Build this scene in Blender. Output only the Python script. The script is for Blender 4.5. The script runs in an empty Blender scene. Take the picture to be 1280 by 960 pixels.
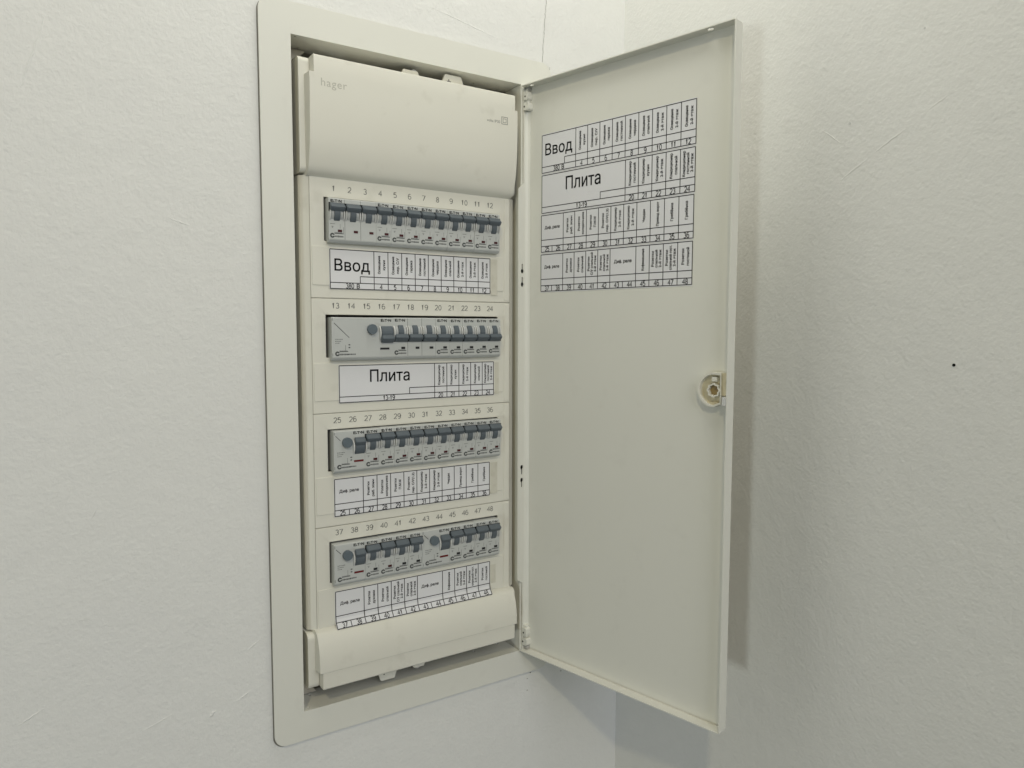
import bpy, bmesh, math, random
from mathutils import Vector, Matrix
from mathutils.geometry import tessellate_polygon
random.seed(7)
S = bpy.context.scene
COL = S.collection

# ------------------------------------------------------------------ camera
cam_d = bpy.data.cameras.new('camera'); cam = bpy.data.objects.new('camera', cam_d); COL.objects.link(cam)
CAM = Vector((-0.3702, -0.7683, 0.0585))
yaw, pit, rol = math.radians(33.0), math.radians(-4.283), math.radians(0.1057)
fwd = Vector((math.sin(yaw)*math.cos(pit), math.cos(yaw)*math.cos(pit), math.sin(pit)))
right = Vector((math.cos(yaw), -math.sin(yaw), 0)); up = right.cross(fwd)
r2 = right*math.cos(rol)+up*math.sin(rol); u2 = up*math.cos(rol)-right*math.sin(rol)
cam.matrix_world = Matrix(((r2.x, u2.x, -fwd.x, CAM.x), (r2.y, u2.y, -fwd.y, CAM.y), (r2.z, u2.z, -fwd.z, CAM.z), (0, 0, 0, 1)))
cam_d.sensor_width = 36.0; cam_d.lens = 36.0*912.47/1280.0
cam_d.clip_start = 0.02; cam_d.clip_end = 100
S.camera = cam

# ------------------------------------------------------------------ world, lamps, exposure
W = bpy.data.worlds.new('World'); S.world = W; W.use_nodes = True
bg = W.node_tree.nodes['Background']; bg.inputs[0].default_value = (0.93, 0.97, 1.0, 1); bg.inputs[1].default_value = 0.012

def area(name, loc, target, size, power, color, size_y=None, shape='DISK'):
    d = bpy.data.lights.new(name, 'AREA'); o = bpy.data.objects.new(name, d); COL.objects.link(o)
    d.shape = shape; d.size = size
    if size_y: d.size_y = size_y
    d.energy = power; d.color = color
    o.location = loc
    o.rotation_euler = (Vector(target)-Vector(loc)).to_track_quat('-Z', 'Y').to_euler()
    return o
# warm ceiling lamp, up and to the left behind the photographer (casts the door's slanting shadow)
area('ceiling_lamp', (-1.36, -2.01, 1.75), (0.05, 0.0, 0.1), 0.12, 13.2, (1.0, 0.88, 0.56))
# soft unseen fill lamp, added above the cabinet close to the corner
area('overhead_fill', (-0.05, -0.25, 0.92), (0.0, -0.1, 0.0), 0.35, 2.45, (1.0, 1.0, 0.92), 0.35, 'RECTANGLE')
# daylight: a narrow low window far to the left
area('window_daylight', (-4.0, -2.55, -1.15), (0.2, -0.15, 0.0), 0.34, 32.5, (0.92, 1.0, 0.97), 0.5, 'RECTANGLE')
area('rear_fill', (-0.3, -3.6, 1.4), (0, 0, 0), 2.0, 46.5, (0.94, 0.96, 1.0), 2.0, 'RECTANGLE')  # broad fill lamp added behind the photographer to brighten the back wall
S.view_settings.view_transform = 'Standard'; S.view_settings.look = 'None'
S.view_settings.exposure = 0.0; S.view_settings.gamma = 1.0
S.view_settings.use_curve_mapping = False

# ------------------------------------------------------------------ materials
def mat(name, col, rough=0.5, spec=0.5, bumps=(), mott=None, coords='Object'):
    """bumps: (scale, detail, strength, distance); mott: (scale, amount, colour)"""
    m = bpy.data.materials.new(name); m.use_nodes = True
    nt = m.node_tree; n = nt.nodes; l = nt.links
    b = n['Principled BSDF']
    b.inputs['Base Color'].default_value = (*col, 1); b.inputs['Roughness'].default_value = rough
    b.inputs['Specular IOR Level'].default_value = spec
    tc = n.new('ShaderNodeTexCoord')
    prev = None
    for sc, det, st, dist in bumps:
        t = n.new('ShaderNodeTexNoise'); t.inputs['Scale'].default_value = sc; t.inputs['Detail'].default_value = det
        l.new(tc.outputs[coords], t.inputs['Vector'])
        bp = n.new('ShaderNodeBump'); bp.inputs['Strength'].default_value = st; bp.inputs['Distance'].default_value = dist
        l.new(t.outputs['Fac'], bp.inputs['Height'])
        if prev: l.new(prev.outputs['Normal'], bp.inputs['Normal'])
        prev = bp
    if prev: l.new(prev.outputs['Normal'], b.inputs['Normal'])
    if mott:
        lastcol = None
        for sc, amt, c2 in mott:
            t = n.new('ShaderNodeTexNoise'); t.inputs['Scale'].default_value = sc; t.inputs['Detail'].default_value = 5
            l.new(tc.outputs[coords], t.inputs['Vector'])
            rp = n.new('ShaderNodeValToRGB'); rp.color_ramp.elements[0].position = 0.48 if sc < 30 or sc > 50 else 0.60; rp.color_ramp.elements[1].position = 0.75
            rp.color_ramp.elements[0].color = (0, 0, 0, 1); rp.color_ramp.elements[1].color = (amt, amt, amt, 1)
            l.new(t.outputs['Fac'], rp.inputs['Fac'])
            mx = n.new('ShaderNodeMix'); mx.data_type = 'RGBA'
            l.new(rp.outputs['Color'], mx.inputs['Factor'])
            if lastcol: l.new(lastcol, mx.inputs['A'])
            else: mx.inputs['A'].default_value = (*col, 1)
            mx.inputs['B'].default_value = (*c2, 1)
            lastcol = mx.outputs['Result']
        l.new(lastcol, b.inputs['Base Color'])
    return m

M = {}
M['wall'] = mat('plaster_paint', (0.80, 0.80, 0.775), 0.85, 0.2,
                bumps=((300, 3, 0.55, 0.0009), (110, 2, 0.38, 0.0013), (38, 2, 0.22, 0.0016), (8, 2, 0.35, 0.006)),
                mott=((6, 0.35, (0.77, 0.77, 0.76)), (60, 0.12, (0.70, 0.70, 0.68))))
M['coat'] = mat('ivory_powder_coat', (0.765, 0.76, 0.695), 0.42, 0.45, bumps=((900, 2, 0.06, 0.0004), (14, 2, 0.05, 0.003)),
                mott=((9, 0.25, (0.74, 0.735, 0.68)), (38, 0.20, (0.66, 0.65, 0.59))))
M['box'] = mat('inner_box_metal', (0.52, 0.49, 0.42), 0.55, 0.4, mott=((30, 0.4, (0.42, 0.39, 0.33)),))
M['plastic'] = mat('ivory_plastic', (0.75, 0.735, 0.655), 0.45, 0.4, bumps=((1200, 2, 0.05, 0.0003),),
                   mott=((16, 0.25, (0.72, 0.69, 0.60)), (45, 0.34, (0.58, 0.56, 0.48))))
M['grey'] = mat('light_grey_plastic', (0.535, 0.55, 0.535), 0.5, 0.4, mott=((120, 0.2, (0.49, 0.505, 0.49)),))
M['rib'] = mat('pale_grey_plastic', (0.62, 0.625, 0.61), 0.4, 0.45)
M['collar'] = mat('collar_plastic', (0.47, 0.485, 0.485), 0.35, 0.5)
M['slate'] = mat('slate_toggle_plastic', (0.10, 0.122, 0.142), 0.42, 0.5)
M['button'] = mat('blue_grey_button_plastic', (0.115, 0.145, 0.168), 0.45, 0.5)
M['red'] = mat('red_flag', (0.14, 0.009, 0.013), 0.5, 0.4)
M['darkred'] = mat('dark_red_flag', (0.060, 0.006, 0.010), 0.5, 0.4)
M['black'] = mat('black_flag', (0.015, 0.015, 0.017), 0.5, 0.4)
M['dark'] = mat('dark_gap', (0.012, 0.012, 0.011), 0.8, 0.2)
M['ink'] = mat('black_ink', (0.012, 0.012, 0.013), 0.75, 0.2)
M['greyink'] = mat('grey_ink', (0.17, 0.17, 0.16), 0.6, 0.3)
M['faintink'] = mat('faint_ink', (0.075, 0.08, 0.08), 0.6, 0.3)
M['paper'] = mat('white_paper', (0.775, 0.775, 0.795), 0.75, 0.25, bumps=((55, 2, 0.12, 0.002),), mott=((30, 0.25, (0.73, 0.73, 0.745)),))
M['tape'] = mat('aged_clear_tape', (0.665, 0.645, 0.555), 0.3, 0.5, mott=((90, 0.8, (0.56, 0.53, 0.44)),))
M['latch'] = mat('yellowed_plastic', (0.66, 0.60, 0.43), 0.4, 0.5, mott=((120, 0.6, (0.52, 0.43, 0.25)),))
M['latchdark'] = mat('brown_grease', (0.36, 0.26, 0.11), 0.4, 0.5, mott=((300, 0.7, (0.22, 0.13, 0.05)),))
M['steel'] = mat('zinc_screw', (0.45, 0.44, 0.42), 0.35, 0.6)
M['crack_shade'] = mat('plaster_crack', (0.26, 0.25, 0.225), 0.9, 0.1)  # also colours the painted shadow line round the frame
M['nick'] = mat('plaster_nick', (0.42, 0.41, 0.39), 0.9, 0.1)

# ------------------------------------------------------------------ helpers
def bm_new(): return bmesh.new()

def finish(name, bm, m, parent=None, loc=None, smooth=False, bevel=0.0, seg=2, rot=None):
    bmesh.ops.recalc_face_normals(bm, faces=bm.faces)
    me = bpy.data.meshes.new(name); bm.to_mesh(me); bm.free()
    me.materials.append(M[m] if isinstance(m, str) else m)
    o = bpy.data.objects.new(name, me); COL.objects.link(o)
    if parent: o.parent = parent
    if loc: o.location = loc
    if rot: o.rotation_euler = rot
    if smooth:
        for p in me.polygons: p.use_smooth = True
    if bevel:
        b = o.modifiers.new('bevel', 'BEVEL'); b.width = bevel; b.segments = seg; b.limit_method = 'ANGLE'; b.angle_limit = math.radians(40)
        b.harden_normals = False
    return o

def empty(name, loc, label=None, cat=None, group=None, parent=None):
    o = bpy.data.objects.new(name, None); COL.objects.link(o); o.location = loc; o.empty_display_size = 0.02
    if parent: o.parent = parent
    tag(o, label, cat, group); return o

def tag(o, label=None, cat=None, group=None, kind=None):
    if label: o['label'] = label
    if cat: o['category'] = cat
    if group: o['group'] = group
    if kind: o['kind'] = kind
    return o

def box(bm, x0, x1, y0, y1, z0, z1, bev=0.0, seg=1):
    r = bmesh.ops.create_cube(bm, size=1.0)
    vs = r['verts']
    for v in vs:
        v.co = Vector((x0+(v.co.x+.5)*(x1-x0), y0+(v.co.y+.5)*(y1-y0), z0+(v.co.z+.5)*(z1-z0)))
    if bev:
        es = list({e for v in vs for e in v.link_edges})
        bmesh.ops.bevel(bm, geom=es, offset=bev, segments=seg, affect='EDGES', profile=0.5)

def prism_x(bm, prof, x0, x1):
    """prof: closed list of (y, z)"""
    a = [bm.verts.new((x0, y, z)) for y, z in prof]; b = [bm.verts.new((x1, y, z)) for y, z in prof]
    n = len(prof)
    for i in range(n): bm.faces.new((a[i], a[(i+1) % n], b[(i+1) % n], b[i]))
    bm.faces.new(a); bm.faces.new(list(reversed(b)))

def plate(bm, loops, d0, d1, f):
    """loops: [outer, hole, hole...] of 2-D points; f(u, v, d) -> 3-D point; a solid sheet between depths d0 and d1"""
    flat = [p for lp in loops for p in lp]
    tris = tessellate_polygon([[Vector((p[0], p[1], 0)) for p in lp] for lp in loops])
    A = [bm.verts.new(f(u, v, d0)) for u, v in flat]; B = [bm.verts.new(f(u, v, d1)) for u, v in flat]
    for t in tris:
        try:
            bm.faces.new([A[i] for i in t]); bm.faces.new([B[i] for i in reversed(t)])
        except ValueError: pass
    k = 0
    for lp in loops:
        n = len(lp)
        for i in range(n):
            a, b = k+i, k+(i+1) % n
            bm.faces.new((A[a], A[b], B[b], B[a]))
        k += n

def rrect(x0, x1, z0, z1, r=0.0, n=6):
    if r <= 0: return [(x0, z0), (x1, z0), (x1, z1), (x0, z1)]
    pts = []
    for cx, cz, a0 in ((x1-r, z0+r, -90), (x1-r, z1-r, 0), (x0+r, z1-r, 90), (x0+r, z0+r, 180)):
        for i in range(n+1):
            a = math.radians(a0+90*i/n); pts.append((cx+r*math.cos(a), cz+r*math.sin(a)))
    return pts

def circ(cx, cz, r, n=16, rz=None):
    return [(cx+r*math.cos(2*math.pi*i/n), cz+(rz or r)*math.sin(2*math.pi*i/n)) for i in range(n)]

def disc_y(bm, cx, cz, r, y0, y1, n=24):
    plate(bm, [circ(cx, cz, r, n)], y0, y1, lambda u, v, d: (u, d, v))

def cyl_x(bm, cy, cz, r, x0, x1, n=28):
    prism_x(bm, [(cy+r*math.cos(2*math.pi*i/n), cz+r*math.sin(2*math.pi*i/n)) for i in range(n)], x0, x1)

# flat lettering: glyph outlines become thin faces laid on a surface
_tc = {}
def glyphs(s, bold=0.0, track=1.0):
    key = (s, bold, track)
    if key in _tc: return _tc[key]
    cu = bpy.data.curves.new('t', 'FONT'); cu.body = s; cu.size = 1.0; cu.resolution_u = 3; cu.offset = bold
    cu.space_character = track
    o = bpy.data.objects.new('t', cu); COL.objects.link(o)
    dg = bpy.context.evaluated_depsgraph_get()
    ev = o.evaluated_get(dg); me = ev.to_mesh()
    vs = [(v.co.x, v.co.y) for v in me.vertices]; fs = [tuple(p.vertices) for p in me.polygons]
    ev.to_mesh_clear(); bpy.data.objects.remove(o); bpy.data.curves.remove(cu)
    if vs:
        x0 = min(v[0] for v in vs); x1 = max(v[0] for v in vs); y0 = min(v[1] for v in vs); y1 = max(v[1] for v in vs)
    else: x0 = x1 = y0 = y1 = 0
    _tc[key] = (vs, fs, x0, x1, y0, y1); return _tc[key]

def arc(cx, cy, rx, ry, a0, a1, n=8):
    return [(cx+rx*math.cos(math.radians(a0+(a1-a0)*i/n)), cy+ry*math.sin(math.radians(a0+(a1-a0)*i/n))) for i in range(n+1)]
DIG = {'0': [arc(.27, .36, .21, .36, 0, 360, 20)], '1': [[(.10, .56), (.26, .72), (.26, 0)]],
       '2': [arc(.26, .51, .21, .21, 165, -25, 9)+[(.05, 0), (.49, 0)]],
       '3': [arc(.25, .54, .19, .18, 150, -85, 9)+arc(.25, .19, .22, .19, 80, -150, 10)],
       '4': [[(.37, 0), (.37, .72), (.03, .22), (.51, .22)]],
       '5': [[(.45, .72), (.13, .72), (.09, .38)]+arc(.26, .235, .22, .235, 128, -150, 10)],
       '6': [arc(.27, .42, .22, .30, 55, 190, 8)+arc(.27, .22, .22, .22, 180, 520, 14)],
       '7': [[(.04, .72), (.49, .72), (.19, 0)]],
       '8': [arc(.27, .54, .175, .18, -90, 270, 14), arc(.27, .18, .215, .18, 90, 450, 14)],
       '9': [arc(.27, .50, .22, .22, 0, 360, 14)+arc(.27, .30, .22, .30, 0, -125, 8)],
       '-': [[(.06, .28), (.34, .28)]]}
def digits(bm, s, u, v, size, f, sx=1.0, stroke=0.085):
    adv = {'-': .40}
    tot = sum(adv.get(c, .58) for c in s)-0.04; x = -tot/2
    for c in s:
        for k, line in enumerate(DIG[c]):
            P = [(x+p[0], p[1]-.36) for p in line]
            L, Rr = [], []
            for i, p in enumerate(P):
                q0 = P[max(0, i-1)]; q1 = P[min(len(P)-1, i+1)]
                if i in (0, len(P)-1) and math.dist(P[0], P[-1]) < 1e-4: q0, q1 = P[-2], P[1]
                dx, dy = q1[0]-q0[0], q1[1]-q0[1]; n = math.hypot(dx, dy) or 1
                sc = 1.0
                if 0 < i < len(P)-1:
                    d0 = Vector((p[0]-q0[0], p[1]-q0[1])).normalized(); d1 = Vector((q1[0]-p[0], q1[1]-p[1])).normalized()
                    sc = 1/max(0.45, (d0+d1).length/2)
                w = stroke/2*sc
                L.append((p[0]-dy/n*w, p[1]+dx/n*w)); Rr.append((p[0]+dy/n*w, p[1]-dx/n*w))
            mp = lambda a: bm.verts.new(f(u+a[0]*size*sx, v+a[1]*size))
            A = [mp(a) for a in L]; B = [mp(a) for a in Rr]
            for i in range(len(P)-1): bm.faces.new((A[i], A[i+1], B[i+1], B[i]))
        x += adv.get(c, .58)

def text(bm, s, u, v, size, f, rot=0, bold=0.0, sx=1.0, width=None, track=1.0):
    """centre the string s at (u, v); rot 90 reads upwards; f maps (u, v) to a 3-D point; size = font size"""
    stems = [i for i, c in enumerate(s) if c == '\u0444']
    s = s.replace('\u0444', '\u043e')
    vs, fs, x0, x1, y0, y1 = glyphs(s, 0.0, track)
    if not vs: return
    if stems:
        vs, fs = list(vs), list(fs); ow = glyphs('\u043e', 0.0, track); ow = ow[3]-ow[2]
        for i in stems:
            xc = glyphs(s[:i+1], 0.0, track)[3]-ow/2; n = len(vs)
            vs += [(xc-0.045, -0.19), (xc+0.045, -0.19), (xc+0.045, 0.74), (xc-0.045, 0.74)]; fs.append((n, n+1, n+2, n+3))
    if width: sx = width/((x1-x0)*size)
    mx = (x0+x1)/2; my = 0.36
    shifts = [(0, 0)] if not bold else [(-bold, -bold), (bold, bold), (-bold, bold), (bold, -bold)]
    for k, (ox, oy) in enumerate(shifts):
        V = []
        for x, y in vs:
            a = (x-mx+ox/sx)*size*sx; b = (y-my+oy)*size
            if rot == 90: a, b = -b, a
            V.append(bm.verts.new(f(u+a, v+b)))
        for fc in fs:
            try: bm.faces.new([V[i] for i in fc])
            except ValueError: pass

def flat_rect(bm, u0, u1, v0, v1, f):
    bm.faces.new([bm.verts.new(f(*p)) for p in ((u0, v0), (u1, v0), (u1, v1), (u0, v1))])

# ------------------------------------------------------------------ measures (metres; y = 0 is the front of the cabinet frame)
OW, OH = 0.2825, 0.7178            # opening of the frame
FL, FR, FT, FB = -0.1733, 0.1862, 0.3910, -0.3915
WALLY = 0.0052
XW = 0.3123                        # right-hand wall
PY = 0.0034                        # front of the row panels
MW = 0.0178                        # module width
ROWZ = [0.2087-0.125*i for i in range(4)]
WINZ = [z-0.033 for z in ROWZ]
RDX = [0.0, 0.0012, 0.0014, 0.0]; RDZ = [0.0, -0.0010, 0.0004, -0.0004]

# ------------------------------------------------------------------ setting: two plastered walls
bm = bm_new()
plate(bm, [rrect(-2.6, XW+0.10, -1.6, 1.3), rrect(-OW/2-0.018, OW/2+0.018, -OH/2-0.014, OH/2+0.014)], WALLY, WALLY+0.16, lambda u, v, d: (u, d, v))
wall_back = tag(finish('wall_back', bm, 'wall'), kind='structure')
bm = bm_new(); box(bm, XW, XW+0.10, -2.4, WALLY+0.001, -1.6, 1.3)
wall_right = tag(finish('wall_right', bm, 'wall'), kind='structure')

def ribbon(pts, w, f):
    bm = bm_new()
    for i in range(len(pts)-1):
        (a, b), (c, d) = pts[i], pts[i+1]
        ww = w*random.uniform(0.6, 1.5); w2 = w*random.uniform(0.6, 1.5)
        bm.faces.new([bm.verts.new(f(*p)) for p in ((a-ww/2, b), (a+ww/2, b), (c+w2/2, d), (c-w2/2, d))])
    return bm
def crackline(x0, z0, x1, z1, n, j):
    out = []
    for i in range(n+1):
        t = i/n; out.append((x0+(x1-x0)*t+random.uniform(-j, j), z0+(z1-z0)*t))
    return out
# hairline cracks in the plaster above the frame's hinge corner
for (x0, z0, x1, z1, n, j, w) in ((0.1855, 0.52, 0.1765, 0.3935, 40, 0.0007, 0.00045), (0.188, 0.390, 0.1885, 0.372, 5, 0.0004, 0.0004)):
    o = finish('plaster_crack', ribbon(crackline(x0, z0, x1, z1, n, j), w, lambda u, v: (u, WALLY-0.0004, v)), 'crack_shade', wall_back)
# a drilled hole in the right-hand wall
bm = bm_new(); plate(bm, [circ(0, 0, 0.0014, 12)], XW-0.0004, XW+0.002, lambda u, v, d: (d, -0.4385+u, 0.0275+v))
finish('drilled_hole', bm, 'dark', wall_right)
# small dents and trowel nicks
for (y, z, r) in ((-0.330, 0.262, 0.0014), (-0.40, 0.33, 0.001)):
    bm = bm_new(); plate(bm, [circ(0, 0, r, 10)], XW-0.0003, XW+0.001, lambda u, v, d: (d, y+u, z+v)); finish('plaster_nick', bm, 'rib', wall_right)
for (x, z, r, mm) in ((-0.158, -0.3932, 0.0013, 'crack_shade'), (0.162, -0.396, 0.0011, 'crack_shade'), (0.1570, -0.4030, 0.0009, 'nick'), (0.157, -0.419, 0.0009, 'nick'), (0.2125, -0.407, 0.0009, 'crack_shade')):
    bm = bm_new(); plate(bm, [circ(0, 0, r, 10, r*0.7)], WALLY-0.0003, WALLY+0.001, lambda u, v, d: (x+u, d, z+v)); finish('plaster_nick', bm, mm, wall_back)
# low ridges and blobs left by the trowel
def ridge(p0, p1, w, h, f, parent, n=14):
    bm = bm_new(); rr = random.Random(int(abs(p0[0])*9999)); rows = []
    L = math.dist(p0, p1); tx, tz = (p1[0]-p0[0])/L, (p1[1]-p0[1])/L
    for i in range(n+1):
        t = i/n; k = math.sin(math.pi*t)**0.6; jx = rr.uniform(-0.4, 0.4)*w
        cx, cz = p0[0]+(p1[0]-p0[0])*t-tz*jx, p0[1]+(p1[1]-p0[1])*t+tx*jx; ww = w*k*rr.uniform(0.6, 1.2)+0.0001
        rows.append([bm.verts.new(f(cx-tz*q*ww, cz+tx*q*ww, hh*h*k*rr.uniform(0.6, 1.1))) for q, hh in ((-1, -0.3), (-0.5, 0.7), (0, 1.0), (0.4, 0.6), (1, -0.3))])
    for a_, b_ in zip(rows, rows[1:]):
        for q in range(4): bm.faces.new((a_[q], a_[q+1], b_[q+1], b_[q]))
    finish('plaster_ridge', bm, 'wall', parent, smooth=True)
fb = lambda u, v, d: (u, WALLY-d, v); fr = lambda u, v, d: (XW-d, u, v)
for p0, p1, w, h in (((-0.374, 0.264), (-0.352, 0.334), 0.0016, 0.0005), ((-0.237, -0.339), (-0.231, -0.333), 0.0022, 0.0012), ((-0.1985, -0.2775), (-0.185, -0.2690), 0.0009, 0.0006),
                     ((-0.262, 0.165), (-0.240, 0.158), 0.0010, 0.0004), ((-0.210, -0.330), (-0.196, -0.322), 0.0012, 0.0006), ((-0.335, -0.12), (-0.328, -0.105), 0.0007, 0.0005),
                     ((-0.40, -0.30), (-0.378, -0.288), 0.0010, 0.0006), ((-0.30, -0.335), (-0.27, -0.325), 0.0009, 0.0004), ((0.02, 0.425), (0.115, 0.408), 0.0010, 0.0004)):
    ridge(p0, p1, w, h, fb, wall_back)
for p0, p1, w, h in (((-0.320, 0.207), (-0.352, 0.2255), 0.0011, 0.0004), ((-0.357, 0.229), (-0.388, 0.245), 0.0013, 0.0005), ((-0.405, 0.256), (-0.424, 0.266), 0.0008, 0.0004), ((-0.300, 0.262), (-0.322, 0.244), 0.0008, 0.0004)):
    ridge(p0, p1, w, h, fr, wall_right)

# ------------------------------------------------------------------ the cabinet
cab = empty('distribution_cabinet', (0, 0, -0.39),
            'ivory recessed electrical distribution cabinet with its tall door hanging open', 'electrical cabinet')
CZ = 0.39
def cpart(name, bm, m, **k):
    """build in room coordinates, hang on the cabinet"""
    for v in bm.verts: v.co.z += CZ
    return finish(name, bm, m, cab, **k)

# wall frame: face plate plus the folded returns round the opening
bm = bm_new()
plate(bm, [rrect(FL, FR, FB, FT, 0.013, 8), rrect(-OW/2, OW/2, -OH/2, OH/2)], 0.0, 0.0022, lambda u, v, d: (u, d, v))
cpart('frame', bm, 'coat', bevel=0.0012, seg=3)
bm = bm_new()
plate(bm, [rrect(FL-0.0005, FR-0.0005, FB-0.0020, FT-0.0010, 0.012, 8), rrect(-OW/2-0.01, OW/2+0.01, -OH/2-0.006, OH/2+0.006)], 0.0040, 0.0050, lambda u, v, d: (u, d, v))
cpart('frame_shadow_strip', bm, 'crack_shade')  # dark strip standing in for the frame's shadow line on the wall
def hole_strip(f, u0, u1, d0, d1, holes, t):
    b = bm_new(); plate(b, [rrect(u0, u1, d0, d1)]+holes, 0, t, f); return b
hz = OH/2
for s in (1, -1):
    holes = [circ(-OW/2+0.0065, 0.006, 0.0014, 10), circ(-OW/2+0.017, 0.034, 0.002, 10), circ(0.09, 0.03, 0.002, 10), circ(0.128, 0.034, 0.002, 10)]
    cpart('frame_return', hole_strip(lambda u, v, d, s=s: (u, v, s*(hz+d+0.0002)), -OW/2, OW/2, 0.0023, 0.045, holes, 0.0013), 'coat')
    cpart('frame_return', hole_strip(lambda u, v, d, s=s: (s*(OW/2+d+0.0002), v, u), -hz, hz, 0.0023, 0.045, [], 0.0013), 'coat')
# buried box behind
bm = bm_new()
box(bm, -OW/2-0.006, OW/2+0.006, 0.098, 0.100, -hz-0.006, hz+0.006)
for s in (1, -1):
    box(bm, -OW/2-0.006, OW/2+0.006, 0.046, 0.0978, s*(hz+0.006)-0.001, s*(hz+0.006)+0.001)
    box(bm, s*(OW/2+0.006)-0.001, s*(OW/2+0.006)+0.001, 0.046, 0.0978, -hz-0.0045, hz+0.0045)
cpart('back_box', bm, 'box')
# moulded corner brackets in the box corners
for sx in (-1, 1):
    for sz in (-1, 1):
        bm = bm_new()
        pts = [(sx*(OW/2-0.001), sz*(hz-0.001)), (sx*(OW/2-0.026), sz*(hz-0.001)), (sx*(OW/2-0.020), sz*(hz-0.008)), (sx*(OW/2-0.012), sz*(hz-0.012)), (sx*(OW/2-0.007), sz*(hz-0.022)), (sx*(OW/2-0.001), sz*(hz-0.028))]
        plate(bm, [pts], 0.036, 0.039, lambda u, v, d: (u, d, v))
        cpart('corner_bracket', bm, 'box', bevel=0.0006)

# row panels: four ivory plates, each with a window for the modules
XL, XR = -0.1240, 0.1272
edges = [0.2210, 0.0915, -0.0334, -0.1590, -0.2740]
panels = []
def xz(y): return lambda u, v: (u, y, v)
for i in range(4):
    zt, zb = edges[i]-0.0004, edges[i+1]+0.0004
    wz = WINZ[i]
    bm = bm_new()
    plate(bm, [rrect(XL, XR, zb, zt), rrect(-0.1087, 0.1095, wz-0.0232, wz+0.0232, 0.0012, 3)], PY, PY+0.0025, lambda u, v, d: (u, d, v))
    p = cpart('row_panel', bm, 'plastic', bevel=0.0006)
    panels.append(p)
    # the step under the window and the shallow label bed
    bm = bm_new()
    lz1, lz0 = wz-0.0290, wz-0.0702
    lz0 = max(lz0, zb+0.0012)
    plate(bm, [rrect(XL+0.0015, XR-0.010, lz0, lz1, 0.001, 2)], PY-0.00075, PY+0.0008, lambda u, v, d: (u, d, v+CZ))
    finish('label_bed', bm, 'plastic', p, bevel=0.0005)
    # raised reveal to the right of the window
    bm = bm_new()
    plate(bm, [rrect(XR-0.0085, XR-0.0012, zb+0.002, zt-0.002, 0.001, 2)], PY-0.0006, PY+0.0008, lambda u, v, d: (u, d, v+CZ))
    finish('edge_rib', bm, 'plastic', p, bevel=0.0005)
    # printed slot numbers
    for k in range(12):
        bm = bm_new()
        digits(bm, str(i*12+k+1), 0.0004+(k-5.5)*MW, ROWZ[i], 0.0078, lambda u, v: (u, PY-0.00012, v+CZ), stroke=0.095)
        finish('slot_number', bm, 'greyink', p)
for e in edges[1:4]:
    bm = bm_new(); box(bm, XL+0.0005, XR-0.0005, PY+0.0021, PY+0.0026, e-0.00039, e+0.00039); cpart('seam_strip', bm, 'plastic')
# side walls of the cover, running back into the box
for s, x in ((-1, XL-0.0004), (1, XR+0.0004)):
    bm = bm_new()
    pr = [(x, PY+0.0003), (x+s*0.0078, 0.0095), (x+s*0.0090, 0.0115), (x+s*0.0092, 0.036), (x+s*0.0080, 0.0365), (x, 0.0065)]
    a = [bm.verts.new((u, y, -0.272)) for u, y in pr]; b = [bm.verts.new((u, y, 0.2200)) for u, y in pr]
    n = len(pr)
    for q in range(n): bm.faces.new((a[q], a[(q+1) % n], b[(q+1) % n], b[q]))
    bm.faces.new(a); bm.faces.new(b[::-1])
    cpart('cover_side', bm, 'plastic')

# bulging hoods above and below the rows
def smooth_prof(pts, n=8):
    out = []
    P = [pts[0]]+list(pts)+[pts[-1]]
    for i in range(1, len(P)-2):
        for k in range(n):
            t = k/n
            out.append(tuple(0.5*((2*P[i][c])+(-P[i-1][c]+P[i+1][c])*t+(2*P[i-1][c]-5*P[i][c]+4*P[i+1][c]-P[i+2][c])*t*t+(-P[i-1][c]+3*P[i][c]-3*P[i+1][c]+P[i+2][c])*t**3) for c in (0, 1)))
    out.append(tuple(pts[-1])); return out

def hood(name, prof, x0, x1, back, m='plastic', sidey=0.036, flare=0.004):
    bm = bm_new(); n = len(prof)
    a = [bm.verts.new((x0, y, z)) for y, z in prof]; b = [bm.verts.new((x1, y, z)) for y, z in prof]
    for i in range(n-1): bm.faces.new((a[i], a[i+1], b[i+1], b[i]))
    # cheeks and back edge
    c = [bm.verts.new((x0-flare, sidey, z)) for y, z in prof]; d = [bm.verts.new((x1+flare, sidey, z)) for y, z in prof]
    for i in range(n-1):
        bm.faces.new((a[i], a[i+1], c[i+1], c[i])); bm.faces.new((b[i], b[i+1], d[i+1], d[i]))
    for i in (0, n-1):
        bm.faces.new((a[i], b[i], d[i], c[i]))
    o = cpart(name, bm, m, bevel=0.0010, seg=3)
    for p in o.data.polygons: p.use_smooth = True
    try:
        o.modifiers['bevel'].harden_normals = True
    except Exception: pass
    return o
top_prof = smooth_prof([(PY-0.0002, 0.2192), (-0.0035, 0.2245), (-0.0075, 0.236), (-0.0105, 0.252), (-0.0122, 0.272), (-0.0130, 0.295), (-0.0130, 0.3215)])
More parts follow.
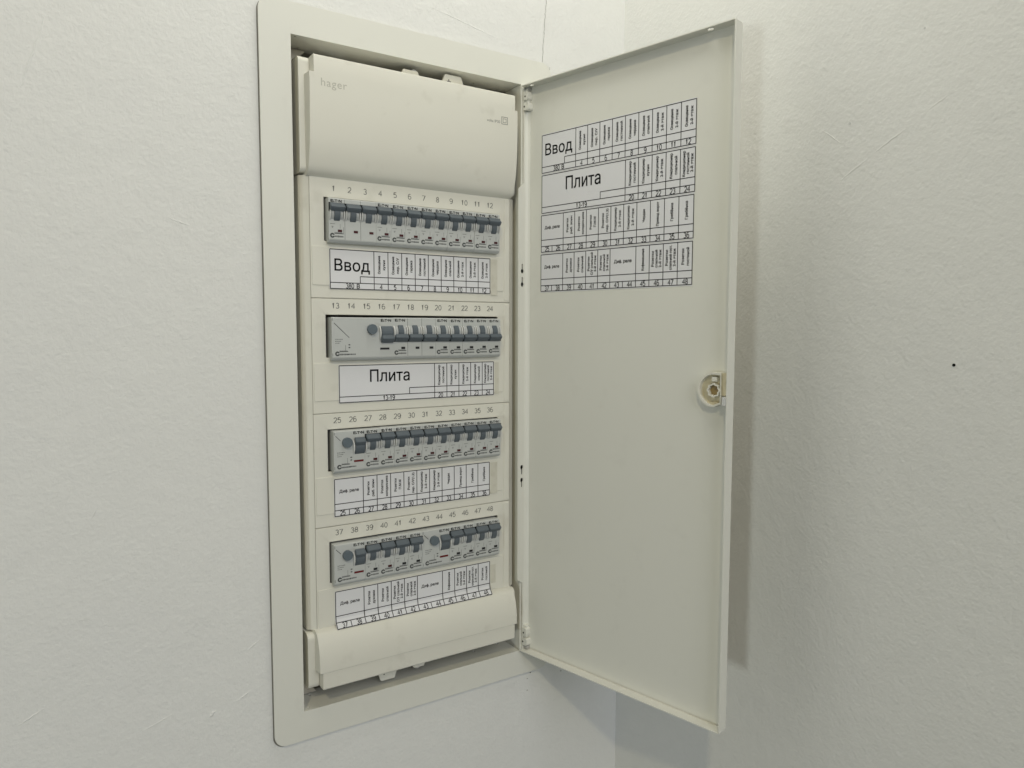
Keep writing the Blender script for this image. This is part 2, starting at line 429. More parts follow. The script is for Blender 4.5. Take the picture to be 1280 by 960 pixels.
def make_top_hood():
    bm = bm_new(); low = list(top_prof); hi = [low[-1], (-0.0130, 0.3375), (-0.0126, 0.3388), (-0.0112, 0.3396), (0.034, 0.3412)]
    xs = (-0.1268, -0.1222, 0.1240, 0.1275)
    cols = [[bm.verts.new((x, y, z)) for y, z in low] for x in xs]
    n = len(low)
    for c in range(3):
        for i in range(n-1): bm.faces.new((cols[c][i], cols[c][i+1], cols[c+1][i+1], cols[c+1][i]))
    up_ = [[cols[k][-1]]+[bm.verts.new((xs[k], y, z)) for y, z in hi[1:]] for k in (1, 2)]
    for i in range(len(hi)-1): bm.faces.new((up_[0][i], up_[0][i+1], up_[1][i+1], up_[1][i]))
    for k, (cc, sgn) in enumerate(((cols[0], -1), (cols[3], 1))):      # cheeks
        bk = [bm.verts.new((cc[0].co.x+sgn*0.004, 0.036, z)) for y, z in low]
        for i in range(n-1): bm.faces.new((cc[i], cc[i+1], bk[i+1], bk[i]))
        inner = up_[k][0]; ib = bm.verts.new((inner.co.x, 0.036, low[-1][1]))
        bm.faces.new((cc[-1], inner, ib, bk[-1]))
        ub = [ib]+[bm.verts.new((inner.co.x, 0.0361, z)) for y, z in hi[1:-1]]
        for i in range(len(hi)-2): bm.faces.new((up_[k][i], up_[k][i+1], ub[i+1], ub[i]))
    o = cpart('top_hood', bm, 'plastic')
    for p in o.data.polygons: p.use_smooth = True
    o.data.set_sharp_from_angle(angle=math.radians(30))
    return o
top_hood = make_top_hood()
for s, xa, xb in ((-1, -0.1338, -0.1224), (1, 0.1242, 0.1330)):
    bm = bm_new()
    plate(bm, [rrect(0.0015, 0.036, 0.222, 0.3405, 0.006, 5)], xa, xb, lambda u, v, d: (d, u, v))
    cpart('hood_cheek', bm, 'plastic', bevel=0.0012, seg=3)
bot_prof = smooth_prof([(PY-0.0002, -0.2715), (-0.0040, -0.2752), (-0.0085, -0.2830), (-0.0115, -0.2940), (-0.0128, -0.3050), (-0.0130, -0.3155)])
hood('bottom_hood', bot_prof, -0.1268, 0.1285, None)
bm = bm_new()
pr = [(-0.0119, -0.3158), (-0.0117, -0.3335), (-0.0108, -0.3352), (0.034, -0.3360), (0.034, -0.3158)]
prism_x(bm, pr, -0.1232, 0.1262)
cpart('hood_rim', bm, 'plastic', bevel=0.0010, seg=3)
for s, xa, xb in ((-1, -0.1352, -0.1236), (1, 0.1266, 0.1345)):
    bm = bm_new()
    plate(bm, [rrect(0.0015, 0.036, -0.3375, -0.2745, 0.007, 5)], xa, xb, lambda u, v, d: (d, u, v))
    cpart('hood_cheek', bm, 'plastic', bevel=0.0012, seg=3)

# embossed maker's name and rating mark on the top hood
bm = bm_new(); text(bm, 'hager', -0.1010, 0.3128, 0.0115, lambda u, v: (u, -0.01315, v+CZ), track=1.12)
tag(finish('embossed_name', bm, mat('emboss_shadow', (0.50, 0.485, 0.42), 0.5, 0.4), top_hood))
bm = bm_new(); f = lambda u, v: (u, -0.01315, v+CZ)
text(bm, 'volta IP30', 0.0935, 0.3050, 0.0046, f)
for s, t in ((0.0044, 0.0006), (0.0024, 0.0005)):
    for (a, b, c, d) in ((-s, s, s-t, s), (-s, s, -s, -s+t), (-s, -s+t, -s+t, s-t), (s-t, s, -s+t, s-t)):
        flat_rect(bm, 0.1090+a, 0.1090+b, 0.3072+c, 0.3072+d, f)
finish('rating_mark', bm, 'greyink', top_hood)

# fixing tabs above and below the cover
def tab(x0, x1, z0, z1, s, screw):
    bm = bm_new(); e = (x1-x0)*0.22
    pts = [(x0, z0), (x1, z0), (x1-e, z1), (x0+e, z1)]
    plate(bm, [pts], 0.010, 0.014, lambda u, v, d: (u, d, v))
    t = cpart('fixing_tab', bm, 'plastic', bevel=0.0006)
    if screw:
        bm = bm_new(); cx, cz = x0+(x1-x0)*0.34, (z0+z1)/2+s*0.0012
        for (a, b) in ((0.0026, 0.0007), (0.0007, 0.0026)):
            flat_rect(bm, cx-a, cx+a, cz-b+CZ, cz+b+CZ, lambda u, v: (u, 0.0098-(0.0001 if a > b else 0), v))
        finish('screw_slot', bm, 'greyink', t)
tab(0.0335, 0.0705, 0.337, 0.3560, 1, True)
tab(-0.0185, 0.0130, 0.337, 0.3518, 1, False)
tab(-0.0540, -0.0230, -0.333, -0.3540, -1, True)
tab(-0.0100, 0.0140, -0.333, -0.3490, -1, False)
for (x, z) in ((0.0025, 0.3505), (0.001, -0.3478)):
    bm = bm_new(); plate(bm, [circ(x, z, 0.0035, 14)], 0.012, 0.020, lambda u, v, d: (u, d, v)); cpart('fixing_screw', bm, 'steel')
    bm = bm_new(); box(bm, x-0.006, x+0.006, 0.018, 0.026, z-0.004, z+0.004, 0.001); cpart('screw_post', bm, 'dark')
# mounting rails, partly seen through the windows
for wz in WINZ:
    bm = bm_new(); box(bm, -0.128, 0.128, 0.048, 0.055, wz-0.0175, wz+0.0175); cpart('mounting_rail', bm, 'steel')

# ------------------------------------------------------------------ the door (a folded sheet tray) with its hinges and latch
DA = math.radians(180-103.01)
D = Vector((math.cos(DA), -math.sin(DA), 0)); N = Vector((-math.sin(DA), -math.cos(DA), 0))   # along the door; inner normal
HNG = Vector((OW/2-0.0025, -0.0025, 0))
LD, HD, DEP = 0.2836, 0.7141, 0.0125
ZD = -0.0005
def dp(s, z, off):      # off = depth behind the rim plane; door-local point in room coordinates, cabinet-relative
    q = HNG+D*s-N*off; return (q.x, q.y, z+ZD+CZ)
bm = bm_new()
T = 0.0012
# panel
plate(bm, [rrect(0, LD, -HD/2, HD/2, 0.0015, 3)], DEP, DEP+T, lambda u, v, d: dp(u, v, d))
# free-edge flange
plate(bm, [[(-HD/2+0.001, 0.0), (HD/2-0.001, 0.0), (HD/2-0.001, DEP), (-HD/2+0.001, DEP)]], LD-T, LD, lambda u, v, d: dp(d, u, v))
# top and bottom flanges with punched holes
plate(bm, [rrect(0.001, LD-T-0.0004, 0, DEP), circ(0.0135, 0.006, 0.0027, 14, 0.0022), circ(0.2535, 0.006, 0.0036, 14, 0.0024)], HD/2-T, HD/2, lambda u, v, d: dp(u, d, v))
plate(bm, [rrect(0.001, LD-T-0.0004, 0, DEP)], -HD/2, -HD/2+T, lambda u, v, d: dp(u, d, v))
# hinge-side flange: cut back at the ends, four keyholes
def keyhole(c, o, s):
    pts = []
    for i in range(13):
        a = math.radians(-60+300*i/12) if s < 0 else math.radians(120+300*i/12)
        pts.append((c+0.0032*math.sin(a)*1.0, o+0.0024*math.cos(a)))
    # ring runs round the head; the slot is added as its tail
    pts = []
    n = 12
    a0 = 25
    for i in range(n+1):
        a = math.radians(a0+(360-2*a0)*i/n)
        pts.append((c+s*0.0030*math.cos(a), o+0.0027*math.sin(a)))
    pts += [(c+s*0.0092, o-0.0011), (c+s*0.0092, o+0.0011)]
    return pts
ea = 0.0050
outl = [(-HD/2+0.001, DEP), (-HD/2+0.001, ea), (-0.268, ea), (-0.262, -0.0040), (0.232, -0.0040), (0.240, ea), (HD/2-0.001, ea), (HD/2-0.001, DEP)]
kh = [keyhole(0.1150, 0.0030, 1), keyhole(0.1315, 0.0030, 1), keyhole(-0.1165, 0.0030, -1), keyhole(-0.1330, 0.0030, -1)]
plate(bm, [outl]+kh, 0.0, T, lambda u, v, d: dp(d, u, v))
door = finish('door', bm, 'coat', cab, bevel=0.0004)
for zc in (0.1255, -0.1275):
    bm = bm_new(); plate(bm, [rrect(zc-0.0165, zc+0.0165, -0.0012, 0.0072)], -0.0016, -0.0004, lambda u, v, d: dp(d, u, v)); finish('keyhole_shade', bm, 'dark', door)  # black plates added behind the keyholes to paint them dark
door['label'] = 'tall ivory steel door swung open, its inner face showing'
# rounded fold beside the hinge flange
bm = bm_new()
prf = [(0.0012, DEP-0.0005), (0.0012, DEP-0.0055), (0.0016, DEP-0.0040), (0.0030, DEP-0.0018), (0.0052, DEP-0.0006), (0.0060, DEP-0.0003)]
a = [bm.verts.new(dp(s, -HD/2+0.03, o)) for s, o in prf]; b = [bm.verts.new(dp(s, HD/2-0.03, o)) for s, o in prf]
for i in range(len(prf)): bm.faces.new((a[i], a[(i+1) % len(prf)], b[(i+1) % len(prf)], b[i]))
bm.faces.new(a); bm.faces.new(b[::-1])
finish('door_fold', bm, 'coat', door, smooth=False)
# hinge blocks
for s in (1, -1):
    z = s*(HD/2-0.0185)
    bm = bm_new()
    def hp(u, v, d): return dp(u, v, d)
    for (zz, ww, hh) in ((z+0.0065, 0.0085, 0.0052), (z-0.0065, 0.0095, 0.0046)):
        plate(bm, [rrect(0.0013, ww, zz-hh, zz+hh, 0.0024, 4)], DEP-0.0085, DEP-0.0002, hp)
    plate(bm, [rrect(0.0015, 0.0060, z-0.0016, z+0.0145*1, 0.0006, 2)], DEP-0.0060, DEP-0.0002, hp)
    h = finish('hinge_block', bm, 'coat', door, bevel=0.0012, seg=3)
    for (zz, uu) in ((z+0.0055, 0.0040), (z-0.0065, 0.0028)):
        bm = bm_new(); plate(bm, [circ(uu, zz, 0.0011, 10)], DEP-0.0087, DEP-0.0080, hp)
        o = finish('hinge_hole', bm, 'dark', door)
    bm = bm_new(); plate(bm, [rrect(0.0030, 0.0072, z+s*0.0150-0.0022, z+s*0.0150+0.0022, 0.001, 3)], DEP-0.0055, DEP-0.0002, hp)
    finish('hinge_pin', bm, 'steel', door, bevel=0.0006)
# latch on the free edge: half-round cup, lobed nut, tongue
LZ = -0.0018
def cup(r, n=20):
    pts = []
    cx = 0.2660
    for i in range(n+1):
        a = math.radians(90+180*i/n); pts.append((cx+0.0175*r*math.cos(a)*1.03, LZ+0.0178*r*math.sin(a)))
    e = 0.2745
    pts += [(e, LZ-0.0178*r+0.0035), (e, LZ+0.0178*r-0.0005)]
    return pts
bm = bm_new()
outer = cup(1.0); inner = [(0.2665+(u-0.2665)*0.86, LZ+(v-LZ)*0.87) for u, v in outer]
plate(bm, [outer, inner], DEP-0.0085, DEP-0.0002, lambda u, v, d: dp(u, v, d))
finish('latch_housing', bm, M['plastic'], door, bevel=0.0006)
bm = bm_new(); plate(bm, [inner], DEP-0.0030, DEP-0.0003, lambda u, v, d: dp(u, v, d))
finish('latch_cup', bm, 'latch', door)
def lobes(r, k=8, amp=0.14, n=64):
    return [(0.2662+r*(1+amp*math.cos(k*2*math.pi*i/n))*math.cos(2*math.pi*i/n), LZ-0.0005+r*(1+amp*math.cos(k*2*math.pi*i/n))*math.sin(2*math.pi*i/n)) for i in range(n)]
bm = bm_new(); plate(bm, [lobes(0.0069, 8, 0.075), lobes(0.0054, 8, 0.085)], DEP-0.0088, DEP-0.0028, lambda u, v, d: dp(u, v, d))
finish('latch_nut', bm, M['plastic'], door)
bm = bm_new(); plate(bm, [lobes(0.0053, 8, 0.085)], DEP-0.0045, DEP-0.0029, lambda u, v, d: dp(u, v, d))
finish('latch_spindle', bm, 'latchdark', door)
bm = bm_new(); plate(bm, [rrect(0.2640, 0.2695, LZ+0.0085, LZ+0.0130, 0.0006, 2)], DEP-0.0082, DEP-0.0028, lambda u, v, d: dp(u, v, d))
finish('latch_stop', bm, M['plastic'], door, bevel=0.0005)
bm = bm_new(); plate(bm, [rrect(0.2580, 0.2700, LZ-0.0165, LZ-0.0125, 0.0006, 2)], DEP-0.0060, DEP-0.0028, lambda u, v, d: dp(u, v, d))
finish('latch_rib', bm, 'latch', door)
bm = bm_new(); plate(bm, [rrect(0.2782, 0.2822, LZ-0.0150, LZ-0.0062, 0.0008, 2)], -0.0008, DEP-0.0040, lambda u, v, d: dp(u, v, d))
finish('latch_tongue', bm, M['rib'], door, bevel=0.0005)
bm = bm_new(); plate(bm, [rrect(0.2746, 0.2822, LZ-0.0058, LZ+0.0170, 0.0008, 2)], DEP-0.0065, DEP-0.0003, lambda u, v, d: dp(u, v, d))
finish('latch_bridge', bm, 'latch', door, bevel=0.0005)

# ------------------------------------------------------------------ modules on the rails
NF = -0.0088      # front of the nose, from the panel face
def body_mesh(hw, slots, name='body', m='grey'):
    """slots: list of (x0, x1) toggle openings"""
    bm = bm_new()
    prof = [(NF+0.0009, 0.0216), (0.030, 0.0216), (0.030, -0.0225), (-0.0010, -0.0225), (-0.0012, -0.0246), (-0.0036, -0.0254), (-0.0058, -0.0250),
            (-0.0074, -0.0236), (NF+0.0003, -0.0224), (NF, -0.0214), (NF, 0.0206)]
    prism_x(bm, prof, -hw, hw)
    return bm
DC, DZ, DR = -0.0025, 0.0055, 0.0095
def toggle_geo(bm, cx, hw, on, stem):
    sg = 1 if on else -1
    cr = [(-0.0085, 0.0163-DZ), (-0.0108, 0.0163-DZ), (-0.0150, 0.0125-DZ), (-0.0155, 0.0117-DZ), (-0.0150, 0.0106-DZ), (-0.0128, 0.0080-DZ), (-0.0095, 0.0076-DZ)]
    pr = [(y, DZ+sg*z) for y, z in cr]
    # bar with chamfered ends
    n = len(pr); cy = sum(p[0] for p in pr)/n; cz = sum(p[1] for p in pr)/n
    rings = []
    for x, k in ((-hw, 0.72), (-hw+0.0009, 1.0), (hw-0.0009, 1.0), (hw, 0.72)):
        rings.append([bm.verts.new((cx+x, cy+(y-cy)*k, cz+(z-cz)*k)) for y, z in pr])
    for a, b in zip(rings, rings[1:]):
        for i in range(n): bm.faces.new((a[i], a[(i+1) % n], b[(i+1) % n], b[i]))
    bm.faces.new(rings[0]); bm.faces.new(rings[-1][::-1])
    cyl_x(bm, DC, DZ, DR+0.0005, cx-stem, cx+stem)
def collar_geo(bm, cx):
    for s in (-1, 1):
        cyl_x(bm, DC, DZ, DR-0.0007, cx+0.0033 if s > 0 else cx-0.0064, cx+0.0064 if s > 0 else cx-0.0033)
def rib_geo(bm, cx):
    for s in (-1, 1):
        cyl_x(bm, DC+0.0002, DZ-0.0002, DR+0.0002, cx+s*0.0076-0.0006, cx+s*0.0076+0.0006)
def prints(bm, cx, seed):
    """the small print under the toggle: a ring mark and rows of tiny type"""
    rr = random.Random(seed); f = lambda u, v: (u, NF-0.0001, v)
    def dashes(u0, u1, v, h):
        u = u0
        while u < u1:
            w = rr.uniform(0.0004, 0.0010); flat_rect(bm, u, min(u+w, u1), v-h/2, v+h/2, f); u += w+0.00035
    dashes(cx-0.0072, cx-0.0020, -0.0055, 0.00055)
    flat_rect(bm, cx-0.0060, cx-0.0036, -0.0084, -0.0081, f); flat_rect(bm, cx-0.0052, cx-0.0044, -0.0098, -0.0094, f)
    flat_rect(bm, cx-0.0056, cx-0.0040, -0.0091, -0.0088, f)
    flat_rect(bm, cx+0.0035, cx+0.0038, -0.0102, -0.0055, f)
    flat_rect(bm, cx+0.0072, cx+0.0075, -0.0160, -0.0085, f)
def ratings(bm, cx, seed, f=None, k=1.0):
    rr = random.Random(seed+99); f = f or (lambda u, v: (u, NF-0.0001, v))
    n = 18; ro, ri = 0.0026*k, 0.0010*k; c = (cx-0.0050*k, -0.0178)
    for i in range(n):
        if i in (0, 17): continue
        a, b = 2*math.pi*i/n, 2*math.pi*(i+1)/n
        bm.faces.new([bm.verts.new(f(c[0]+r*math.cos(t), c[1]+r*math.sin(t))) for r, t in ((ri, a), (ro, a), (ro, b), (ri, b))])
    flat_rect(bm, cx-0.0026*k, cx+0.0070*k, -0.0159, -0.0151, f)
    u = cx-0.0026*k
    while u < cx+0.0060*k:
        w = rr.uniform(0.0004, 0.0009); flat_rect(bm, u, u+w, -0.0149, -0.0143, f); u += w+0.0005
    u = cx-0.0028*k
    while u < cx+0.0068*k:
        w = rr.uniform(0.0005, 0.0012); h = rr.uniform(0.0012, 0.0020)
        flat_rect(bm, u, u+w, -0.0186-h/2, -0.0186+h/2, f); u += w+0.0004

def brand(bm, cx, cz):
    f = lambda u, v: (u, NF-0.0001, v)
    for ch, du in (('E', -0.0046), ('T', -0.0002), ('N', 0.0045)): text(bm, ch, cx+du, cz, 0.0040, f, bold=0.035, width=0.0029)
    for du, dz in ((-0.0024, -0.0008), (0.0021, 0.0)): flat_rect(bm, cx+du-0.0005, cx+du+0.0005, cz+dz-0.0005, cz+dz+0.0005, f)

def mk(name, bm, m, parent, **k): return finish(name, bm, m, parent, **k)

def make_breaker(poles, on, flags):
    """flags: indicator colour per pole"""
    root = empty('circuit_breaker', (0, 0, 0))
    hw = poles*MW/2-0.00009
    cs = [(i-(poles-1)/2)*MW for i in range(poles)]
    mk('body', body_mesh(hw, None), 'grey', root)
    for i, c in enumerate(cs):
        if i:
            bm = bm_new(); box(bm, c-MW/2-0.00014, c-MW/2+0.00014, NF-0.0001, NF+0.001, -0.0215, 0.0208); mk('pole_seam', bm, 'faintink', root)
        z0 = DZ+(0.0020 if on else -0.0110)
        bm = bm_new(); box(bm, c-0.0087, c+0.0087, NF-0.0015, NF+0.001, z0, z0+0.0090); mk('toggle_slot_shade', bm, 'dark', root)  # dark block standing in for the deep shade between toggle bars
        bm = bm_new(); collar_geo(bm, c); mk('collar', bm, 'collar', root)
        bm = bm_new(); rib_geo(bm, c); mk('finger_guard', bm, 'rib', root)
        bm = bm_new(); toggle_geo(bm, c, 0.0082, on, 0.0031); mk('toggle', bm, 'slate', root)
        bm = bm_new(); box(bm, c+0.0010, c+0.0057, NF-0.0002, NF+0.001, -0.0139, -0.0113); mk('status_window', bm, flags[i], root)
    bm = bm_new(); brand(bm, cs[0]-0.0004, 0.0187)
    mk('maker_mark', bm, 'ink', root)
    bm = bm_new()
    if on: prints(bm, cs[0], 5)
    ratings(bm, cs[0], 5); mk('rating_print', bm, 'faintink', root)
    return root

def make_rcd(mods, on, flag):
    root = empty('residual_current_device', (0, 0, 0))
    hw = mods*MW/2-0.00009
    mk('body', body_mesh(hw, None), 'grey', root)
    tx, th, bx, ix = (0.0115, 0.0060, -0.0030, 0.0105) if mods == 2 else (0.0278, 0.0074, 0.0098, 0.0252)
    bm = bm_new(); disc_y(bm, bx, 0.0088, 0.0055, NF-0.0042, NF+0.0002, 32); b = mk('test_button', bm, 'button', root, bevel=0.0010, seg=3)
    # recessed wide toggle
    bm = bm_new()
    if on: 
        toggle_geo(bm, tx, th, True, th-0.0006)
        for v in bm.verts: v.co.z -= 0.0028
    else:
        toggle_geo(bm, tx, th, False, th-0.0006)
        for v in bm.verts: v.co.z -= 0.0010
    mk('toggle', bm, 'slate', root)
    bm = bm_new(); cz = DZ-(0.0028 if on else 0.0010)
    for s in (-1, 1):
        cyl_x(bm, DC, cz, DR+0.0006, tx+s*(th+0.0010)-0.0007, tx+s*(th+0.0010)+0.0007)
    mk('finger_guard', bm, 'rib', root)
    bm = bm_new(); box(bm, ix-0.0055, ix+0.0055, NF-0.0002, NF+0.001, -0.0139, -0.0117); mk('status_window', bm, flag, root)
    bm = bm_new(); brand(bm, tx-0.0008, 0.0187)
    mk('maker_mark', bm, 'ink', root)
    # printed circuit sketch and small type at the left
    bm = bm_new(); f = lambda u, v: (u, NF-0.0001, v); L = -hw
    rr = random.Random(mods)
    x0, z0, x1, z1 = (L+0.0025, 0.0155, L+0.0195, -0.0005) if mods == 4 else (L+0.0020, 0.0165, L+0.0075, 0.0110)
    w = 0.00022
    bm.faces.new([bm.verts.new(f(*p)) for p in ((x0-w, z0-w), (x0+w, z0+w), (x1+w, z1+w), (x1-w, z1-w))])
    for r in range(3):
        u = L+0.0036
        while u < L+(0.0115-r*0.0016):
            ww = rr.uniform(0.0005, 0.0013); flat_rect(bm, u, u+ww, -0.0025-r*0.0021, -0.0018-r*0.0021, f); u += ww+0.0005
    flat_rect(bm, L+0.0150, L+0.0153, -0.0145, -0.0085, f)
    for q in (0, 1): flat_rect(bm, L+0.0185, L+0.0205, -0.0088-q*0.0030, -0.0076-q*0.0030, f)
    ratings(bm, L+0.0110, 3, k=1.0)
    u = L+0.0175
    while u < L+0.0255:
        ww = rr.uniform(0.0006, 0.0014); flat_rect(bm, u, u+ww, -0.0192, -0.0178, f); u += ww+0.0005
    for q in (0.0190, -0.0190): flat_rect(bm, L+0.0006, L+0.0010, q-0.0016, q+0.0016, f)
    mk('rating_print', bm, 'faintink', root)
    return root

def copy_tree(root):
    c = root.copy(); COL.objects.link(c)
    for ch in root.children:
        d = ch.copy(); COL.objects.link(d); d.parent = c
    return c
protos = {}
def place(kind, row, first, n, label, cat, group):
    """kind: key + builder; first: 1-based slot in its row"""
    key, build = kind
    if key not in protos:
        o = protos[key] = build()
    else:
        o = copy_tree(protos[key])
    x = 0.0002+((first-1)+n/2-6)*MW+RDX[row]
    o.location = (x+random.uniform(-0.00006, 0.00006), PY+random.uniform(-0.0003, 0.0003), WINZ[row]+RDZ[row]+random.uniform(-0.0002, 0.0002))
    o['label'] = label; o['category'] = cat; o['group'] = group
    return o
ORD = 'zeroth first second third fourth fifth sixth seventh eighth ninth tenth eleventh twelfth'.split()
G1 = 'single-pole breakers clipped side by side in the cabinet rows'; G3 = 'three-pole breakers in the cabinet'; GR = 'residual current devices in the cabinet'
B_on = ('b_on', lambda: make_breaker(1, True, ['darkred'])); B_onk = ('b_onk', lambda: make_breaker(1, True, ['black']))
B_off = ('b_off', lambda: make_breaker(1, False, ['black']))
rown = ['top row', 'second row', 'third row', 'bottom row']
place(('b3_on', lambda: make_breaker(3, True, ['darkred']*3)), 0, 1, 3, 'grey three-pole breaker, toggles up, under printed numbers 1 to 3', 'circuit breaker', G3)
for k in range(4, 13): place(B_on, 0, k, 1, 'grey breaker, toggle up, in the %s slot of the top row, under printed %d' % (ORD[k], k), 'circuit breaker', G1)
place(('rcd4', lambda: make_rcd(4, False, 'black')), 1, 1, 4, 'wide grey four-module residual current device with round button, under numbers 13 to 16', 'residual current device', GR)
place(('b3_off', lambda: make_breaker(3, False, ['black']*3)), 1, 5, 3, 'grey three-pole breaker, toggles down, under printed numbers 17 to 19', 'circuit breaker', G3)
for k in range(8, 13): place(B_off, 1, k, 1, 'grey breaker, toggle down, in the %s slot of the second row, under printed %d' % (ORD[k], 12+k), 'circuit breaker', G1)
rcd2 = ('rcd2', lambda: make_rcd(2, True, 'red')); rcd2k = rcd2
place(rcd2, 2, 1, 2, 'grey two-module device with round button at the left end of the third row', 'residual current device', GR)
for k in range(3, 13): place(B_on, 2, k, 1, 'grey breaker, toggle up, in the %s slot of the third row, under printed %d' % (ORD[k], 24+k), 'circuit breaker', G1)
place(rcd2, 3, 1, 2, 'grey two-module device with round button at the left end of the bottom row', 'residual current device', GR)
for k in range(3, 7): place(B_onk if k != 4 else B_on, 3, k, 1, 'grey breaker, toggle up, in the %s slot of the bottom row, under printed %d' % (ORD[k], 36+k), 'circuit breaker', G1)
place(rcd2, 3, 7, 2, 'grey two-module device with round button in the middle of the bottom row', 'residual current device', GR)
for k in range(9, 13): place(B_onk, 3, k, 1, 'grey breaker, toggle up, in the %s slot of the bottom row, under printed %d' % (ORD[k], 36+k), 'circuit breaker', G1)

# ------------------------------------------------------------------ printed paper strips
O = 'Освещение'; K = 'Кондиционер'; R = 'Розетки'; E2 = '2-й этаж'
STRIPS = [
    dict(big=('Ввод', 3, 2.03, '380 В'), cells=[(O, 'кухни'), (O, 'пер. С/У'), (O, 'гаража'), (O, 'гостинной'), (O, 'чердака'), (O, 'спальной'), (O, E2), (O, E2), (O, E2)], first=4),
    dict(big=('Плита', 7, 5.05, '13-19'), cells=[(K, 'гостинной'), (K, 'кухни'), (K, E2), (K, 'спальной'), (K, 'гостинной', E2)], first=20),
    dict(wide={0: 'Диф. реле'}, cells=[None, None, (R, 'раб. зоны'), (R, 'холодильника'), (R, 'П.М.М'), (R, 'пер. С/У(1,2)'), (K, E2), (K, E2), ('Чердак',), ('Привод ворот',), ('Гребёнка',), ('Гребёнка',)], first=25),
    dict(wide={0: 'Диф. реле', 6: 'Диф. реле'}, cells=[None, None, (R, 'духовки'), (R, 'спальной'), (R, 'С/У спальной', E2), (R, 'спальной', E2), None, None, ('Кофемашина',), (R, 'спальной', E2), (R, 'спальной гост.', E2), (R, 'гостиной')], first=37),
]
def strip(i, w, h, f, label, group, m=(0.0, 0.0, 0.0, 0.0), lw=0.00085):
    """f(u, v, lift): u 0..w from the left, v 0..h from the bottom"""
    sp = STRIPS[i]
    bm = bm_new()
    nu, nv = 24, 12
    us = [-m[0]+(w+m[0]+m[1])*a/nu for a in range(nu+1)]; vs = [-m[2]+(h+m[2]+m[3])*b/nv for b in range(nv+1)]
    g = [[bm.verts.new(f(u, v, 0.00012)) for u in us] for v in vs]
    for b in range(nv):
        for a in range(nu): bm.faces.new((g[b][a], g[b][a+1], g[b+1][a+1], g[b+1][a]))
    p = finish('paper_label', bm, 'paper')
    tag(p, label, 'paper label', group)
    fl = lambda u, v: f(u, v, 0.00022); ft = lambda u, v: f(u, v, 0.00024)
    y1, y2 = h*(1-0.672), h*(1-0.845)
    L = bm_new()
    def hl(u0, u1, v, t=lw):
        k = 10
        for q in range(k): flat_rect(L, u0+(u1-u0)*q/k, u0+(u1-u0)*(q+1)/k, v-t/2, v+t/2, fl)
    def vl(u, v0, v1, t=lw):
        k = 6
        for q in range(k): flat_rect(L, u-t/2, u+t/2, v0+(v1-v0)*q/k, v0+(v1-v0)*(q+1)/k, fl)
    hl(0, w, 0); hl(0, w, h); vl(0, 0, h); vl(w, 0, h); hl(0, w, y2)
    Tb = bm_new()
    num = lambda s, u: digits(Tb, s, u, y2/2, h*0.165, ft, sx=0.80, stroke=0.12)
    if 'big' in sp:
        t, n, st, sub = sp['big']
        if i == 1: c = (w-5*(0.0166/0.2006)*w/ (0.1981/0.2006))/7
        cw = w/12 if i == 0 else 0.0825*w
        xb = w-len(sp['cells'])*cw
        hl(xb*st/n, w, y1); vl(xb*st/n, y2, y1)
        Hb = bm_new(); text(Hb, t, xb*(0.50 if i == 0 else 0.515), y1+(h-y1)*(0.42 if i == 0 else 0.56), h*(0.42 if i == 0 else 0.46), ft, bold=0.008, width=(xb*0.80 if i == 0 else xb*0.415))
        finish('headline_text', Hb, 'ink', p)
        Sb = bm_new()
        if i: digits(Sb, sub, xb*0.5, y2/2, h*0.165, ft, sx=0.80, stroke=0.12)
        else:
            digits(Sb, '380', xb*0.44, y2/2, h*0.165, ft, sx=0.80, stroke=0.12); text(Sb, 'В', xb*0.63, y2/2, h*0.155, ft, bold=0.02)
        finish('range_text', Sb, 'ink', p)
        cols = [(xb+k*cw, cw) for k in range(len(sp['cells']))]
        for k in range(len(cols)): vl(cols[k][0], 0, h)
        for k, (x, ww) in enumerate(cols): num(str(sp['first']+k), x+ww*0.5)
    else:
        cw = w/12; cols = [(k*cw, cw) for k in range(12)]
        hl(0, w, y1)
        for k in range(1, 12):
            if (k-1) in sp['wide']: vl(k*cw, 0, y2)
            else: vl(k*cw, 0, h)
        for k, s in sp['wide'].items():
            text(Tb, s, (k+1)*cw, y1+(h-y1)*0.50, h*0.112, ft, bold=0.022, width=cw*1.36)
        for k in range(12): num(str(sp['first']+k), (k+0.55)*cw)
    for k, c in enumerate(sp['cells']):
        if not c: continue
        x, ww = cols[k]; n = len(c)
        pos = {1: [0.52], 2: [0.36, 0.70], 3: [0.24, 0.51, 0.78]}[n]
        for s, q in zip(c, pos):
            text(Tb, s, x+ww*q, y1+(h-y1)*0.49, h*0.094, ft, rot=90, bold=0.026, width=min(len(s)*h*0.0525, (h-y1)*0.86))
    finish('ruled_lines', L, 'ink', p); finish('printed_text', Tb, 'ink', p)
    return p
GL = 'printed paper circuit labels stuck on the cabinet cover and door'
bed = PY-0.00075
crect = [(-0.1032, 0.0979, 0.1022, 0.1443), (-0.0949, 0.1030, -0.0223, 0.0184), (-0.1022, 0.0969, -0.1481, -0.1067), (-0.1032, 0.0972, -0.2750, -0.2333)]
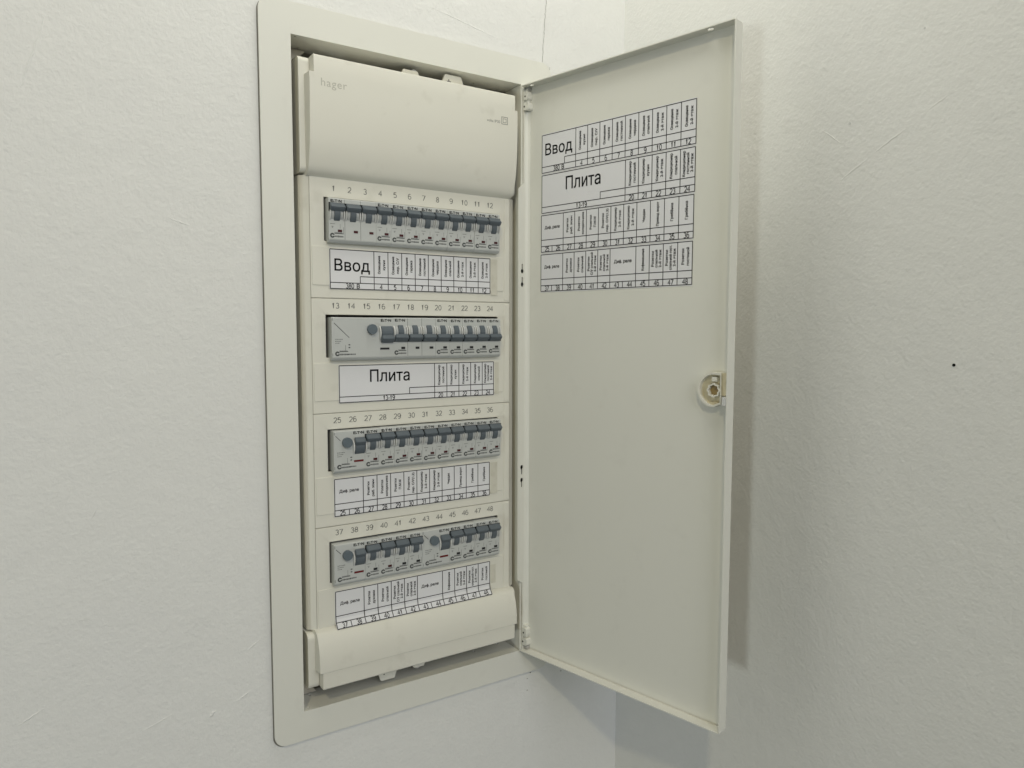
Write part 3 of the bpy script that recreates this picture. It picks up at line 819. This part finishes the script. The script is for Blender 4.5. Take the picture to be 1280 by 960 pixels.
texts = ['with the big word Ввод, below the top row of breakers', 'with the big word Плита, below the second row of breakers',
         'numbered 25 to 36, below the third row of breakers', 'numbered 37 to 48, below the bottom row, its edge curling outward']
for i, (x0, x1, z0, z1) in enumerate(crect):
    if i < 3:
        f = lambda u, v, d, x0=x0, z0=z0: (x0+u, bed-d, z0+v)
    else:
        def f(u, v, d, x0=x0, z0=z0):
            b = 0.0098
            k = max(0.0, (b-v)/b)
            sag = 0.0060*k**1.25
            return (x0+u, bed-d-sag, z0+v+0.0012*k)
    strip(i, x1-x0, z1-z0, f, 'paper label '+texts[i], GL, m=(0.0008, 0.0006, 0.0006, 0.0006))
# old clear tape ends right of the cover labels
for i, (x0, x1, z0, z1) in enumerate(((0.0995, 0.1085, 0.1000, 0.1440), (0.1050, 0.1105, -0.0215, 0.0175), (0.0985, 0.1085, -0.1470, -0.1075), (0.0985, 0.1060, -0.262, -0.2380))):
    bm = bm_new(); plate(bm, [rrect(x0, x1, z0, z1)], bed-0.0002, bed+0.0001, lambda u, v, d: (u, d, v))
    o = finish('tape_strip', bm, 'tape'); tag(o, ['dull clear tape end beside the Ввод label on the cover', 'narrow dull tape end right of the second paper label on the cover', 'dull clear tape end right of the third paper label on the cover', 'dull clear tape end right of the lowest paper label on the cover'][i], 'tape', 'old tape ends beside the cover labels')
drect = [(0.0251, 0.2359, 0.2489, 0.2938), (0.0251, 0.2356, 0.2006, 0.2458), (0.0245, 0.2349, 0.1533, 0.1977), (0.0241, 0.2344, 0.1054, 0.1501)]
dtexts = ['on the open door with the big word Ввод, topmost of four', 'on the open door with the big word Плита, second of four',
          'on the open door numbered 25 to 36, third of four', 'on the open door numbered 37 to 48, lowest of four']
for i, (s0, s1, z0, z1) in enumerate(drect):
    def f(u, v, d, s0=s0, z0=z0):
        q = HNG+D*(s0+u)-N*(DEP-0.0001-d); return (q.x, q.y, z0+v)
    strip(i, s1-s0, z1-z0, f, 'white paper label '+dtexts[i], GL, m=(0.0003, 0.0004, 0.0013, 0.0013))
